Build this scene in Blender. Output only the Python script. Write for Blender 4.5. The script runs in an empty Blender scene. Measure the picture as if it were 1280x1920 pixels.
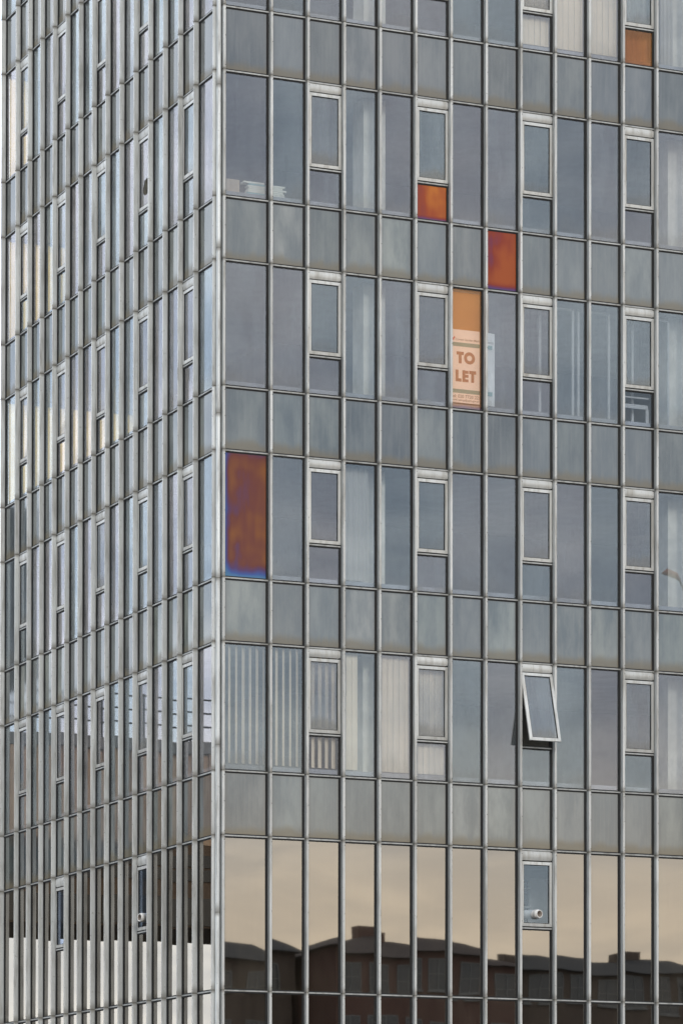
import bpy, bmesh, math, random
from mathutils import Matrix, Vector
random.seed(7)
S = bpy.context.scene
COL = S.collection
R = math.radians

# ------------------------------------------------------------------ camera
# World axes are the tower's own: corner at the origin, the broad face runs along +x (facing -y),
# the receding face runs along +y (facing -x).
TH = R(68.349)
CAM = Vector((-24.98, -57.70, 1.6))
def make_camera():
    right = Vector((math.sin(TH), -math.cos(TH), 0)); fwd = Vector((math.cos(TH), math.sin(TH), 0)); up = Vector((0, 0, 1))
    pi_, ro = R(0.7256), R(0.1144)
    f2 = fwd*math.cos(pi_) + up*math.sin(pi_); u2 = up*math.cos(pi_) - fwd*math.sin(pi_)
    r3 = right*math.cos(ro) + u2*math.sin(ro); u3 = u2*math.cos(ro) - right*math.sin(ro)
    c = bpy.data.cameras.new('camera'); o = bpy.data.objects.new('camera', c); COL.objects.link(o)
    m = Matrix((r3, u3, -f2)).transposed().to_4x4(); m.translation = CAM
    o.matrix_world = m
    c.sensor_fit = 'HORIZONTAL'; c.sensor_width = 36; c.lens = 6394.0/1280*36
    c.shift_x = (640-206)/1280; c.shift_y = (2220.5-960)/1280
    c.clip_start = .5; c.clip_end = 6000
    S.camera = o
make_camera()
S.render.resolution_x, S.render.resolution_y = 682, 1024
S.view_settings.view_transform = 'Standard'; S.view_settings.look = 'None'
S.view_settings.exposure = 0.0; S.view_settings.gamma = 1
S.cycles.max_bounces = 10; S.cycles.transparent_max_bounces = 16; S.cycles.diffuse_bounces = 4; S.cycles.glossy_bounces = 5
S.cycles.use_denoising = True; S.cycles.denoising_input_passes = 'RGB_ALBEDO_NORMAL'; S.cycles.denoising_prefilter = 'ACCURATE'; S.cycles.sample_clamp_indirect = 6
S.cycles.caustics_reflective = False; S.cycles.caustics_refractive = False

# ------------------------------------------------------------------ sky and sun
SUN_AZ, SUN_EL = math.atan2(-.16, -.98), R(27)         # clockwise from +y
def N(t, kind, **kw):
    n = t.nodes.new(kind)
    for k, v in kw.items():
        if k.startswith('i_'):
            key = k[2:]; key = int(key) if key.isdigit() else key.replace('_', ' ')
            n.inputs[key].default_value = v
        else: setattr(n, k, v)
    return n
def mth(t, op, a, b=None, c=None, clamp=False):
    n = t.nodes.new('ShaderNodeMath'); n.operation = op; n.use_clamp = clamp
    for i, v in enumerate((a, b, c)):
        if v is None: continue
        if isinstance(v, (int, float)): n.inputs[i].default_value = v
        else: t.links.new(v, n.inputs[i])
    return n.outputs[0]
def mixc(t, fac, a, b, mode='MIX'):
    n = t.nodes.new('ShaderNodeMix'); n.data_type = 'RGBA'; n.blend_type = mode
    for i, v in ((0, fac), (6, a), (7, b)):
        if isinstance(v, (int, float)): n.inputs[i].default_value = v
        elif isinstance(v, tuple): n.inputs[i].default_value = (*v, 1) if len(v) == 3 else v
        else: t.links.new(v, n.inputs[i])
    return n.outputs[2]
def smooth(t, v, a, b, lo=0.0, hi=1.0):
    n = t.nodes.new('ShaderNodeMapRange'); n.interpolation_type = 'SMOOTHSTEP'
    t.links.new(v, n.inputs[0])
    for i, x in ((1, a), (2, b), (3, lo), (4, hi)): n.inputs[i].default_value = x
    return n.outputs[0]
def make_world():
    w = bpy.data.worlds.new('World'); S.world = w; w.use_nodes = True
    t = w.node_tree; t.nodes.clear(); L = t.links.new
    sky = N(t, 'ShaderNodeTexSky', sky_type='NISHITA', sun_disc=False, sun_elevation=SUN_EL, sun_rotation=SUN_AZ, air_density=1.2, dust_density=2.0)
    co = N(t, 'ShaderNodeTexCoord'); sep = N(t, 'ShaderNodeSeparateXYZ'); L(co.outputs['Generated'], sep.inputs[0])
    x, y, z = sep.outputs
    zz = mth(t, 'ADD', mth(t, 'MAXIMUM', z, 0.0), .16)
    cx = N(t, 'ShaderNodeCombineXYZ'); L(mth(t, 'DIVIDE', x, zz), cx.inputs[0]); L(mth(t, 'DIVIDE', y, zz), cx.inputs[1])
    n1 = N(t, 'ShaderNodeTexNoise', i_Scale=.85, i_Detail=5.0, i_Roughness=.55); L(cx.outputs[0], n1.inputs['Vector'])
    n2 = N(t, 'ShaderNodeTexNoise', i_Scale=4.2, i_Detail=5.0, i_Roughness=.55, i_Distortion=.5); L(cx.outputs[0], n2.inputs['Vector'])
    cover = smooth(t, n1.outputs[0], .26, .44)
    shade = smooth(t, n2.outputs[0], .33, .68)
    cloud0 = mixc(t, shade, (8.6, 9.9, 11.9), (15.8, 16.6, 17.6))
    # a clearer, warmer strip of sky close to the horizon below the cloud deck, stronger on the sun's side
    sd = mth(t, 'ADD', mth(t, 'MULTIPLY', x, math.sin(SUN_AZ)), mth(t, 'MULTIPLY', y, math.cos(SUN_AZ)))
    side = smooth(t, sd, -.4, .9, .12, 1.0)
    lit = N(t, 'ShaderNodeVectorMath', operation='SCALE'); L(cloud0, lit.inputs[0]); L(smooth(t, sd, -.8, .8, 1.42, .80), lit.inputs['Scale'])   # clouds are front-lit away from the sun, back-lit towards it
    cloud = lit.outputs[0]
    low = smooth(t, z, .175, .10)
    warm = mixc(t, smooth(t, z, .135, .085), (15.6, 14.9, 13.6), (18.8, 16.2, 12.8))
    strip0 = mixc(t, side, (22.5, 22.8, 22.5), warm)
    strip = mixc(t, shade, mixc(t, 1.0, strip0, (.80, .82, .86), 'MULTIPLY'), strip0)
    cl2 = mixc(t, low, cloud, strip)
    cov2 = mth(t, 'MAXIMUM', mth(t, 'MULTIPLY', cover, .9), mth(t, 'MULTIPLY', low, .85))
    col = mixc(t, cov2, sky.outputs[0], cl2)
    bg = N(t, 'ShaderNodeBackground', i_Strength=.12); L(col, bg.inputs[0])
    out = N(t, 'ShaderNodeOutputWorld'); L(bg.outputs[0], out.inputs[0])
make_world()
sl = bpy.data.lights.new('sun', 'SUN'); sl.energy = 1.1; sl.angle = R(12); sl.color = (1, .95, .88)
so = bpy.data.objects.new('sun', sl); COL.objects.link(so)
so.rotation_euler = (-Vector((math.sin(SUN_AZ)*math.cos(SUN_EL), math.cos(SUN_AZ)*math.cos(SUN_EL), math.sin(SUN_EL)))).to_track_quat('-Z', 'Y').to_euler()
so.location = (-10, -60, 60)

# ------------------------------------------------------------------ materials
def newmat(name):
    m = bpy.data.materials.new(name); m.use_nodes = True; m.node_tree.nodes.clear()
    return m, m.node_tree
def finish(t, sh):
    o = N(t, 'ShaderNodeOutputMaterial'); t.links.new(sh, o.inputs[0])
def plain(name, col, rough=.6, metal=0.0, var=.12, scale=3.0, streak=1.0, bump=0.0, col2=None, spec=.5):
    m, t = newmat(name); L = t.links.new
    co = N(t, 'ShaderNodeTexCoord'); oi = N(t, 'ShaderNodeObjectInfo')
    mp = N(t, 'ShaderNodeMapping'); mp.inputs['Scale'].default_value = (1, 1, 1/streak); L(co.outputs['Object'], mp.inputs[0])
    off = N(t, 'ShaderNodeCombineXYZ'); L(mth(t, 'MULTIPLY', oi.outputs['Random'], 97.0), off.inputs[2]); L(off.outputs[0], mp.inputs[1])
    n = N(t, 'ShaderNodeTexNoise', i_Scale=scale, i_Detail=6.0, i_Roughness=.6); L(mp.outputs[0], n.inputs['Vector'])
    f = smooth(t, n.outputs[0], .3, .72)
    c2 = col2 or tuple(c*(1-var*2) for c in col)
    p = N(t, 'ShaderNodeBsdfPrincipled', i_Roughness=rough, i_Metallic=metal); p.inputs['Specular IOR Level'].default_value = spec
    L(mixc(t, f, c2, col), p.inputs['Base Color'])
    if bump:
        b = N(t, 'ShaderNodeBump', i_Strength=bump, i_Distance=.01); L(n.outputs[0], b.inputs['Height']); L(b.outputs[0], p.inputs['Normal'])
    finish(t, p.outputs[0]); return m

def metal_mat(name, col, dirt, rough=.42):
    """weathered anodised aluminium: pale grey with grime streaks and darker stains at the joints"""
    m, t = newmat(name); L = t.links.new
    co = N(t, 'ShaderNodeTexCoord'); oi = N(t, 'ShaderNodeObjectInfo'); geo = N(t, 'ShaderNodeNewGeometry')
    off = N(t, 'ShaderNodeCombineXYZ'); L(mth(t, 'MULTIPLY', oi.outputs['Random'], 61.0), off.inputs[1])
    def noise(sc, scale, det=5.0):
        mp = N(t, 'ShaderNodeMapping'); mp.inputs['Scale'].default_value = sc; L(geo.outputs['Position'], mp.inputs[0]); L(off.outputs[0], mp.inputs[1])
        n = N(t, 'ShaderNodeTexNoise', i_Scale=scale, i_Detail=det, i_Roughness=.62); L(mp.outputs[0], n.inputs['Vector']); return n.outputs[0]
    a = smooth(t, noise((1, 1, .12), 9.0), .42, .75)
    b = smooth(t, noise((1, 1, 1), 22.0, 3.0), .6, .78)
    big = smooth(t, noise((.3, .3, .22), 1.3), .35, .7)
    uv = N(t, 'ShaderNodeUVMap'); su = N(t, 'ShaderNodeSeparateXYZ'); L(uv.outputs[0], su.inputs[0])
    ends = mth(t, 'MAXIMUM', smooth(t, su.outputs[1], .07, 0.0), smooth(t, su.outputs[1], .965, 1.0))   # grime collects at the joints
    d = mth(t, 'MAXIMUM', mth(t, 'MULTIPLY', a, .62), mth(t, 'MULTIPLY', ends, .75))
    d = mth(t, 'MAXIMUM', d, mth(t, 'MULTIPLY', b, .75), clamp=True)
    base = mixc(t, mth(t, 'MULTIPLY', mth(t, 'ADD', big, oi.outputs['Random']), .5), tuple(c*.74 for c in col), tuple(min(1, c*1.1) for c in col))
    c = mixc(t, d, base, dirt)
    p = N(t, 'ShaderNodeBsdfPrincipled', i_Metallic=.25); L(c, p.inputs['Base Color'])
    L(smooth(t, d, 0, 1, rough, .75), p.inputs['Roughness'])
    bp = N(t, 'ShaderNodeBump', i_Strength=.15, i_Distance=.004); L(b, bp.inputs['Height']); L(bp.outputs[0], p.inputs['Normal'])
    finish(t, p.outputs[0]); return m

def schlick(t, r0, normal=None):
    geo = N(t, 'ShaderNodeNewGeometry'); d = N(t, 'ShaderNodeVectorMath', operation='DOT_PRODUCT')
    t.links.new(geo.outputs['Incoming'], d.inputs[0]); t.links.new(geo.outputs['Normal'], d.inputs[1])
    c = mth(t, 'ABSOLUTE', d.outputs['Value'])
    k = mth(t, 'POWER', mth(t, 'SUBTRACT', 1.0, c, clamp=True), 5.0)
    return mth(t, 'MULTIPLY_ADD', k, 1-r0, r0)

def dirt_nodes(t, streak=.5, bottom=.5, edge=.5):
    """shared dirt mask for panes (UV 0..1 over the pane): rain streaks, mottling, grime along the frame"""
    L = t.links.new
    co = N(t, 'ShaderNodeTexCoord'); oi = N(t, 'ShaderNodeObjectInfo'); rnd = oi.outputs['Random']
    off = N(t, 'ShaderNodeCombineXYZ'); L(mth(t, 'MULTIPLY', rnd, 83.0), off.inputs[0]); L(mth(t, 'MULTIPLY', rnd, 37.0), off.inputs[2])
    def noise(sc, scale, det=5.0):
        mp = N(t, 'ShaderNodeMapping'); mp.inputs['Scale'].default_value = sc; L(co.outputs['Object'], mp.inputs[0]); L(off.outputs[0], mp.inputs[1])
        n = N(t, 'ShaderNodeTexNoise', i_Scale=scale, i_Detail=det, i_Roughness=.6); L(mp.outputs[0], n.inputs['Vector']); return n.outputs[0]
    st = smooth(t, noise((1, 1, .045), 17.0), .42, .8)
    mo = smooth(t, noise((1, 1, .32), 2.2), .32, .72)
    fine = noise((1, 1, .12), 55.0, 2.0)
    su = N(t, 'ShaderNodeSeparateXYZ'); L(co.outputs['UV'], su.inputs[0]); u, v = su.outputs[0], su.outputs[1]
    wob = mth(t, 'MULTIPLY_ADD', mo, .10, .05)
    bt = mth(t, 'MULTIPLY', smooth(t, mth(t, 'SUBTRACT', v, wob), .12, -.05), bottom)
    eu = mth(t, 'MINIMUM', u, mth(t, 'SUBTRACT', 1.0, u)); ev = mth(t, 'MINIMUM', v, mth(t, 'SUBTRACT', 1.0, v))
    ed = mth(t, 'MULTIPLY', mth(t, 'MAXIMUM', smooth(t, eu, .15, 0), smooth(t, ev, .05, 0)), edge)
    r2 = mth(t, 'FRACT', mth(t, 'MULTIPLY', rnd, 17.37))
    return dict(rnd2=r2, streak=mth(t, 'MULTIPLY', st, streak), mottle=mo, fine=fine, bottom=bt, edge=ed, rnd=rnd, u=u, v=v, color=oi.outputs['Color'], noise=noise)

def wavy(t, amount, scale=.8):
    """slight bow and roller wave of old glass, so mirrored outlines bend a little"""
    L = t.links.new
    co = N(t, 'ShaderNodeTexCoord'); oi = N(t, 'ShaderNodeObjectInfo')
    off = N(t, 'ShaderNodeCombineXYZ'); L(mth(t, 'MULTIPLY', oi.outputs['Random'], 53.0), off.inputs[0])
    mp = N(t, 'ShaderNodeMapping'); L(co.outputs['Object'], mp.inputs[0]); L(off.outputs[0], mp.inputs[1])
    n = N(t, 'ShaderNodeTexNoise', i_Scale=scale, i_Detail=1.5, i_Roughness=.35); L(mp.outputs[0], n.inputs['Vector'])
    b = N(t, 'ShaderNodeBump', i_Strength=1.0, i_Distance=amount); L(n.outputs[0], b.inputs['Height'])
    return b.outputs[0]

def glass_mat(name, r0=.085, tint=(.91, .93, .94), gloss=(1, 1, 1), dirt=.085, dcol=(.38, .44, .48), rough=.01, wave=.00015, seethrough=1.0, vary=1.0):
    m, t = newmat(name); L = t.links.new
    d = dirt_nodes(t, .30, .55, .30)
    tr = N(t, 'ShaderNodeBsdfTransparent'); tr.inputs[0].default_value = (*[c*seethrough for c in tint], 1)
    gl = N(t, 'ShaderNodeBsdfGlossy', i_Roughness=rough); L(mixc(t, 1.0, gloss, mixc(t, smooth(t, d['rnd2'], .3, .7), (1-.07*vary, 1.0, 1+.04*vary), (1+.03*vary, 1-.02*vary, 1+.01*vary)), 'MULTIPLY'), gl.inputs[0]); L(wavy(t, wave), gl.inputs['Normal'])
    mx = N(t, 'ShaderNodeMixShader'); L(schlick(t, r0), mx.inputs[0]); L(tr.outputs[0], mx.inputs[1]); L(gl.outputs[0], mx.inputs[2])
    df = N(t, 'ShaderNodeBsdfDiffuse'); L(mixc(t, d['bottom'], dcol, (.21, .175, .12)), df.inputs[0])
    amt = mth(t, 'MULTIPLY_ADD', d['mottle'], dirt*1.1, dirt*.25)
    amt = mth(t, 'ADD', amt, mth(t, 'MULTIPLY', d['streak'], .35*dirt/.2))
    amt = mth(t, 'ADD', amt, mth(t, 'MULTIPLY', mth(t, 'ADD', d['bottom'], d['edge']), .55*dirt/.2*.6))
    amt = mth(t, 'MULTIPLY', amt, mth(t, 'MULTIPLY_ADD', d['rnd'], 1.2, .3), clamp=True)
    m2 = N(t, 'ShaderNodeMixShader'); L(amt, m2.inputs[0]); L(mx.outputs[0], m2.inputs[1]); L(df.outputs[0], m2.inputs[2])
    finish(t, m2.outputs[0]); return m

def spandrel_mat():
    m, t = newmat('spandrel_glass'); L = t.links.new
    d = dirt_nodes(t, .34, .8, .9)
    base = mixc(t, d['mottle'], (.036, .050, .052), (.165, .176, .160))
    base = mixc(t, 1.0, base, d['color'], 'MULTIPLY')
    base = mixc(t, mth(t, 'MULTIPLY', d['rnd'], .5), base, (.08, .10, .115))
    base = mixc(t, d['streak'], base, (.17, .175, .165))
    sdark = smooth(t, d['noise']((1, 1, .05), 31.0), .62, .8)
    base = mixc(t, mth(t, 'MULTIPLY', sdark, .6), base, (.07, .075, .075))
    base = mixc(t, d['edge'], base, (.07, .068, .06))
    base = mixc(t, d['bottom'], base, (.16, .135, .09))
    df = N(t, 'ShaderNodeBsdfDiffuse'); L(base, df.inputs[0])
    gl = N(t, 'ShaderNodeBsdfGlossy'); L(mth(t, 'MULTIPLY_ADD', d['streak'], .25, .05), gl.inputs['Roughness']); L(wavy(t, .0002), gl.inputs['Normal'])
    mx = N(t, 'ShaderNodeMixShader')
    L(mth(t, 'MULTIPLY', schlick(t, .155), mth(t, 'SUBTRACT', 1.0, mth(t, 'MULTIPLY', d['bottom'], .6))), mx.inputs[0]); L(df.outputs[0], mx.inputs[1]); L(gl.outputs[0], mx.inputs[2])
    finish(t, mx.outputs[0]); return m

def film_mat(name, stops, see=.35, blue=0.0, bright=1.0, pale=.0):
    """pane with a peeling interference film: orange in the middle, violet and blue where the film thins at the rim"""
    m, t = newmat(name); L = t.links.new
    d = dirt_nodes(t, .5, .5, .5)
    u, v = d['u'], d['v']
    nz = d['noise']((1, 1, .7), 1.5, 2.0); ns = d['noise']((1, 1, .1), 9.0, 3.0)
    # film thickness: low along one upright edge and the bottom
    ed = smooth(t, v, -.02, .09 if pale else .16)
    if blue: ed = mth(t, 'MULTIPLY', mth(t, 'MULTIPLY', ed, smooth(t, u, -.02, .20)), smooth(t, v, 1.25, .80))
    nzs = smooth(t, nz, .34, .66)
    th = mth(t, 'MULTIPLY_ADD', u, .26, mth(t, 'MULTIPLY_ADD', nzs, .5, .38))
    th = mth(t, 'ADD', th, mth(t, 'MULTIPLY', mth(t, 'SUBTRACT', ns, .5), .28))
    th = mth(t, 'MULTIPLY', th, ed, clamp=True)
    cr = N(t, 'ShaderNodeValToRGB'); L(th, cr.inputs[0])
    el = cr.color_ramp.elements
    while len(el) < len(stops): el.new(.5)
    for e, (p, c) in zip(el, stops): e.position = p; e.color = (*c, 1)
    tr = N(t, 'ShaderNodeBsdfTransparent'); L(mixc(t, pale, cr.outputs[0], (1, 1, 1)), tr.inputs[0])
    df = N(t, 'ShaderNodeBsdfDiffuse'); L(mixc(t, 1.0, cr.outputs[0], (.62*bright,)*3, 'MULTIPLY'), df.inputs[0])
    m1 = N(t, 'ShaderNodeMixShader', i_0=see); L(df.outputs[0], m1.inputs[1]); L(tr.outputs[0], m1.inputs[2])
    gl = N(t, 'ShaderNodeBsdfGlossy', i_Roughness=.03); L(mixc(t, .45, cr.outputs[0], (1, 1, 1)), gl.inputs[0]); L(wavy(t, .002), gl.inputs['Normal'])
    mx = N(t, 'ShaderNodeMixShader'); L(schlick(t, .05), mx.inputs[0]); L(m1.outputs[0], mx.inputs[1]); L(gl.outputs[0], mx.inputs[2])
    finish(t, mx.outputs[0]); return m

def translucent_mat(name, col, fac=.6):
    m, t = newmat(name); L = t.links.new
    co = N(t, 'ShaderNodeTexCoord'); n = N(t, 'ShaderNodeTexNoise', i_Scale=4.0, i_Detail=3.0); L(co.outputs['Object'], n.inputs['Vector'])
    c = mixc(t, n.outputs[0], tuple(x*.85 for x in col), col)
    a = N(t, 'ShaderNodeBsdfDiffuse'); L(c, a.inputs[0]); b = N(t, 'ShaderNodeBsdfTranslucent'); L(c, b.inputs[0])
    mx = N(t, 'ShaderNodeMixShader', i_0=fac); L(a.outputs[0], mx.inputs[1]); L(b.outputs[0], mx.inputs[2])
    finish(t, mx.outputs[0]); return m

def brick_mat(name, c1, c2, mortar, scale=1.0):
    m, t = newmat(name); L = t.links.new
    geo = N(t, 'ShaderNodeNewGeometry'); s = N(t, 'ShaderNodeSeparateXYZ'); L(geo.outputs['Position'], s.inputs[0])
    cx = N(t, 'ShaderNodeCombineXYZ'); L(mth(t, 'ADD', s.outputs[0], s.outputs[1]), cx.inputs[0]); L(s.outputs[2], cx.inputs[1])
    b = N(t, 'ShaderNodeTexBrick', i_Scale=4.4*scale, i_Color1=(*c1, 1), i_Color2=(*c2, 1), i_Mortar=(*mortar, 1)); b.inputs['Mortar Size'].default_value = .012
    L(cx.outputs[0], b.inputs[0])
    n = N(t, 'ShaderNodeTexNoise', i_Scale=.6, i_Detail=5.0); L(geo.outputs['Position'], n.inputs['Vector'])
    p = N(t, 'ShaderNodeBsdfPrincipled', i_Roughness=.85); L(mixc(t, mth(t, 'MULTIPLY', n.outputs[0], .5), b.outputs[0], tuple(x*.5 for x in c1)), p.inputs['Base Color'])
    finish(t, p.outputs[0]); return m

M = {}
M['alu'] = metal_mat('weathered_aluminium', (.57, .57, .545), (.19, .175, .145))
M['alu_side'] = metal_mat('weathered_aluminium_side_lightened', (.65, .675, .67), (.20, .19, .165))  # same metal as the fronts; light on the sides painted in paler and cooler
M['alu_dull'] = metal_mat('dull_transom_aluminium', (.43, .435, .42), (.15, .14, .12), .5)
M['white_frame'] = metal_mat('window_frame_paint', (.58, .58, .555), (.25, .225, .18), .38)
M['gasket'] = plain('rubber_gasket', (.013, .013, .013), .8)
M['screw'] = plain('dark_screw', (.06, .055, .05), .5)
M['joint'] = plain('grimy_joint', (.17, .16, .14), .7)
M['glass'] = glass_mat('tinted_glass')
M['casement_glass'] = glass_mat('casement_glass', r0=.085, dirt=.19, dcol=(.30, .35, .38), wave=.00012)
M['clear_glass'] = glass_mat('clear_glass', r0=.04, tint=(.9, .92, .94), dirt=.02)
M['vent_glass'] = glass_mat('vent_window_glass', r0=.075, tint=(.9, .92, .94), gloss=(.72, .88, 1.12), dirt=.02)  # bluish gloss colour stands in for the lit room behind
M['rear_glass'] = glass_mat('rear_glass', r0=.02, tint=(.985, .985, .98), dirt=.004)
M['mirror_glass'] = glass_mat('bronze_mirror_glass', r0=.24, tint=(.26, .22, .17), gloss=(1, .97, .93), dirt=.03, dcol=(.3, .26, .2), rough=.012, wave=.0009, vary=0.0)
M['spandrel'] = spandrel_mat()
M['film_orange'] = film_mat('orange_film', [(0, (.16, .09, .30)), (.3, (.30, .05, .06)), (.55, (.46, .085, .02)), (1, (.80, .27, .03))], see=.25, bright=1.35)
M['film_red'] = film_mat('red_film', [(0, (.11, .10, .36)), (.3, (.24, .05, .14)), (.55, (.42, .055, .02)), (1, (.58, .12, .02))], see=.05, bright=.9)
M['film_sign'] = film_mat('amber_film', [(0, (.20, .10, .34)), (.22, (.42, .12, .14)), (.36, (.85, .34, .06)), (1, (.95, .42, .08))], see=.91, pale=.90, bright=1.6)
M['film_blue'] = film_mat('iridescent_film', [(0, (.16, .45, .70)), (.16, (.09, .19, .62)), (.34, (.17, .08, .26)), (.55, (.30, .075, .05)), (1, (.50, .17, .03))], see=.05, blue=1, bright=.72)
M['film_tan'] = film_mat('tan_film', [(0, (.30, .10, .05)), (.3, (.62, .24, .05)), (1, (.92, .46, .12))], see=.88, pale=.6, bright=1.4)
M['ceiling'] = plain('ceiling_tile', (.42, .42, .41), .9)
M['core'] = plain('interior_wall_paint', (.36, .36, .36), .9)
M['column'] = plain('column_paint', (.80, .76, .66), .8)
M['sill'] = plain('window_board_paint', (.36, .37, .40), .7)
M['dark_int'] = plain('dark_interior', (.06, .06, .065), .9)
M['blind'] = translucent_mat('blind_fabric', (.95, .80, .60), .15)
M['back_blind'] = translucent_mat('cream_roller_fabric', (.99, .80, .44), .92)
M['added_backing'] = translucent_mat('added_backing_fabric', (.62, .34, .13), .2)
M['curtain'] = translucent_mat('curtain_fabric', (.66, .63, .58), .35)
M['paper'] = plain('paper', (.88, .86, .74), .9)
M['card'] = plain('cardboard', (.62, .50, .38), .9)
M['teal_card'] = plain('teal_card', (.30, .50, .50), .8)
M['hose'] = plain('white_plastic_hose', (.78, .76, .72), .5)
M['hose_in'] = plain('hose_inside', (.28, .24, .21), .8)
M['sign_white'] = plain('sign_board_white', (.90, .90, .87), .5, var=.03)
M['sign_teal'] = plain('sign_teal', (.16, .36, .34), .5, var=.05)
M['sign_text'] = plain('sign_lettering', (.33, .16, .10), .5, var=.05)
M['sign_small'] = plain('sign_small_print', (.30, .26, .24), .5, var=.05)
M['sign_red'] = plain('sign_red', (.62, .10, .08), .5, var=.05)
M['asphalt'] = plain('asphalt', (.055, .055, .055), .9, scale=.4)
M['brown_brick'] = brick_mat('brown_brick', (.80, .57, .39), (.72, .50, .34), (.60, .48, .38))
M['brown_rib'] = plain('brown_cladding', (.66, .46, .32), .7)
M['shade_brown'] = plain('brown_cladding_shade', (.15, .10, .065), .8)
M['concrete'] = plain('concrete', (.36, .35, .33), .9, scale=1.2)
M['dark_metal'] = plain('dark_steel', (.055, .055, .06), .5)
M['dark_clad'] = plain('dark_cladding', (.10, .10, .10), .7)
M['house_brick'] = brick_mat('london_brick', (.12, .085, .06), (.095, .065, .05), (.11, .10, .085))
M['house_red'] = brick_mat('red_brick', (.14, .065, .045), (.11, .055, .04), (.11, .09, .075))
M['slate'] = plain('roof_slate', (.03, .03, .03), .95, scale=1.5)
M['tile'] = plain('roof_tile', (.05, .033, .027), .95, scale=1.5)
M['house_white'] = plain('window_paint', (.18, .18, .17), .6)
M['inner_white'] = plain('inner_frame_paint', (.52, .52, .51), .6)
M['house_glass'] = plain('house_window_glass', (.04, .045, .05), .08)
M['lamp_red'] = plain('lamp_housing', (.48, .10, .06), .5)
M['lamp_pole'] = plain('galvanised_steel', (.22, .20, .18), .5)

# ------------------------------------------------------------------ helpers
class MB:
    """collects boxes / prisms / tubes with material slots into one mesh"""
    def __init__(s): s.v, s.f, s.m, s.uv, s.sm = [], [], [], [], []
    def quad(s, pts, mi, uvs=None, smooth=False):
        i = len(s.v); s.v += [tuple(p) for p in pts]; s.f.append(tuple(range(i, i+len(pts)))); s.m.append(mi)
        s.uv.append(uvs or [(0.5, .5)]*len(pts)); s.sm.append(smooth)
    def box(s, x0, x1, y0, y1, z0, z1, mi=0):
        P = [(x, y, z) for z in (z0, z1) for y in (y0, y1) for x in (x0, x1)]
        du, dz = (x1-x0) or 1, (z1-z0) or 1
        for f in ((0, 2, 3, 1), (4, 5, 7, 6), (0, 1, 5, 4), (1, 3, 7, 5), (3, 2, 6, 7), (2, 0, 4, 6)):
            s.quad([P[i] for i in f], mi, [((P[i][0]-x0)/du, (P[i][2]-z0)/dz) for i in f])
        return s
    def prism(s, prof, z0, z1, mi=0):
        n = len(prof)
        for i in range(n):
            a, b = prof[i], prof[(i+1) % n]
            s.quad([(*a, z0), (*b, z0), (*b, z1), (*a, z1)], mi, [(0, 0), (1, 0), (1, 1), (0, 1)])
        s.quad([(*p, z1) for p in prof], mi, [(.5, 1)]*n); s.quad([(*p, z0) for p in reversed(prof)], mi, [(.5, 0)]*n)
        return s
    def tube(s, path, rad, seg=12, mi=0, cap=True):
        path = [Vector(p) for p in path]; rings = []
        rads = rad if isinstance(rad, (list, tuple)) else [rad]*len(path)
        for i, p in enumerate(path):
            d = (path[min(i+1, len(path)-1)]-path[max(i-1, 0)]).normalized()
            a = d.orthogonal().normalized() if i == 0 else (ra - d*ra.dot(d)).normalized()
            ra = a; b = d.cross(a)
            rings.append([p+(a*math.cos(k*2*math.pi/seg)+b*math.sin(k*2*math.pi/seg))*rads[i] for k in range(seg)])
        for r0, r1 in zip(rings, rings[1:]):
            for k in range(seg):
                s.quad([r0[k], r0[(k+1) % seg], r1[(k+1) % seg], r1[k]], mi, smooth=True)
        if cap:
            s.quad(list(reversed(rings[0])), mi); s.quad(rings[-1], mi)
        return s
    def mesh(s, name, mats):
        me = bpy.data.meshes.new(name); me.from_pydata(s.v, [], s.f)
        for m in mats: me.materials.append(M[m])
        me.polygons.foreach_set('material_index', s.m)
        me.polygons.foreach_set('use_smooth', s.sm)
        ul = me.uv_layers.new(name='UVMap'); ul.data.foreach_set('uv', [c for f in s.uv for q in f for c in q])
        bm = bmesh.new(); bm.from_mesh(me); bmesh.ops.remove_doubles(bm, verts=bm.verts, dist=1e-5); bm.to_mesh(me); bm.free()
        return me
def obj(name, me, parent=None, loc=(0, 0, 0), rot=(0, 0, 0), **props):
    o = bpy.data.objects.new(name, me); COL.objects.link(o); o.location = loc; o.rotation_euler = rot
    if parent: o.parent = parent
    for k, v in props.items(): o[k] = v
    return o
def thing(name, label, cat, loc=(0, 0, 0), group=None, rot=(0, 0, 0)):
    o = obj(name, None, None, loc, rot, label=label, category=cat)
    if group: o['group'] = group
    return o
CACHE = {}
def cached(key, fn):
    if key not in CACHE: CACHE[key] = fn()
    return CACHE[key]

# ------------------------------------------------------------------ ground
g = MB(); g.quad([(-2500, -2500, 0), (2500, -2500, 0), (2500, 2500, 0), (-2500, 2500, 0)], 0)
obj('ground', g.mesh('ground', ['asphalt']), kind='structure')

# ------------------------------------------------------------------ the tower: grid
BAY, FW, GD = .75, .048, .107            # bay, fin width, glass plane behind fin front
LV = dict(X=30.20, Y=27.84, Z=26.645, A=24.285, B=23.087, C=20.742, D=19.559, E=17.203, F=16.013, G=13.644, H=12.453, I=10.060, J=8.857, K=5.981, M=3.68)
ORDER = 'XYZABCDEFGHIJKM'
VISION = [('Y', 'X'), ('A', 'Z'), ('C', 'B'), ('E', 'D'), ('G', 'F'), ('I', 'H'), ('K', 'J'), ('M', 'K')]     # bottom, top ; storeys -1..6
SPAN = [('Z', 'Y'), ('B', 'A'), ('D', 'C'), ('F', 'E'), ('H', 'G'), ('J', 'I')]
TOP = 31.1
mR = [.17]+[1.13+BAY*k for k in range(16)]
mL = [.163]+[1.070+BAY*k for k in range(14)]; mL.append(mL[-1]+.916)
MUL = {'R': mR, 'L': mL}
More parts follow.
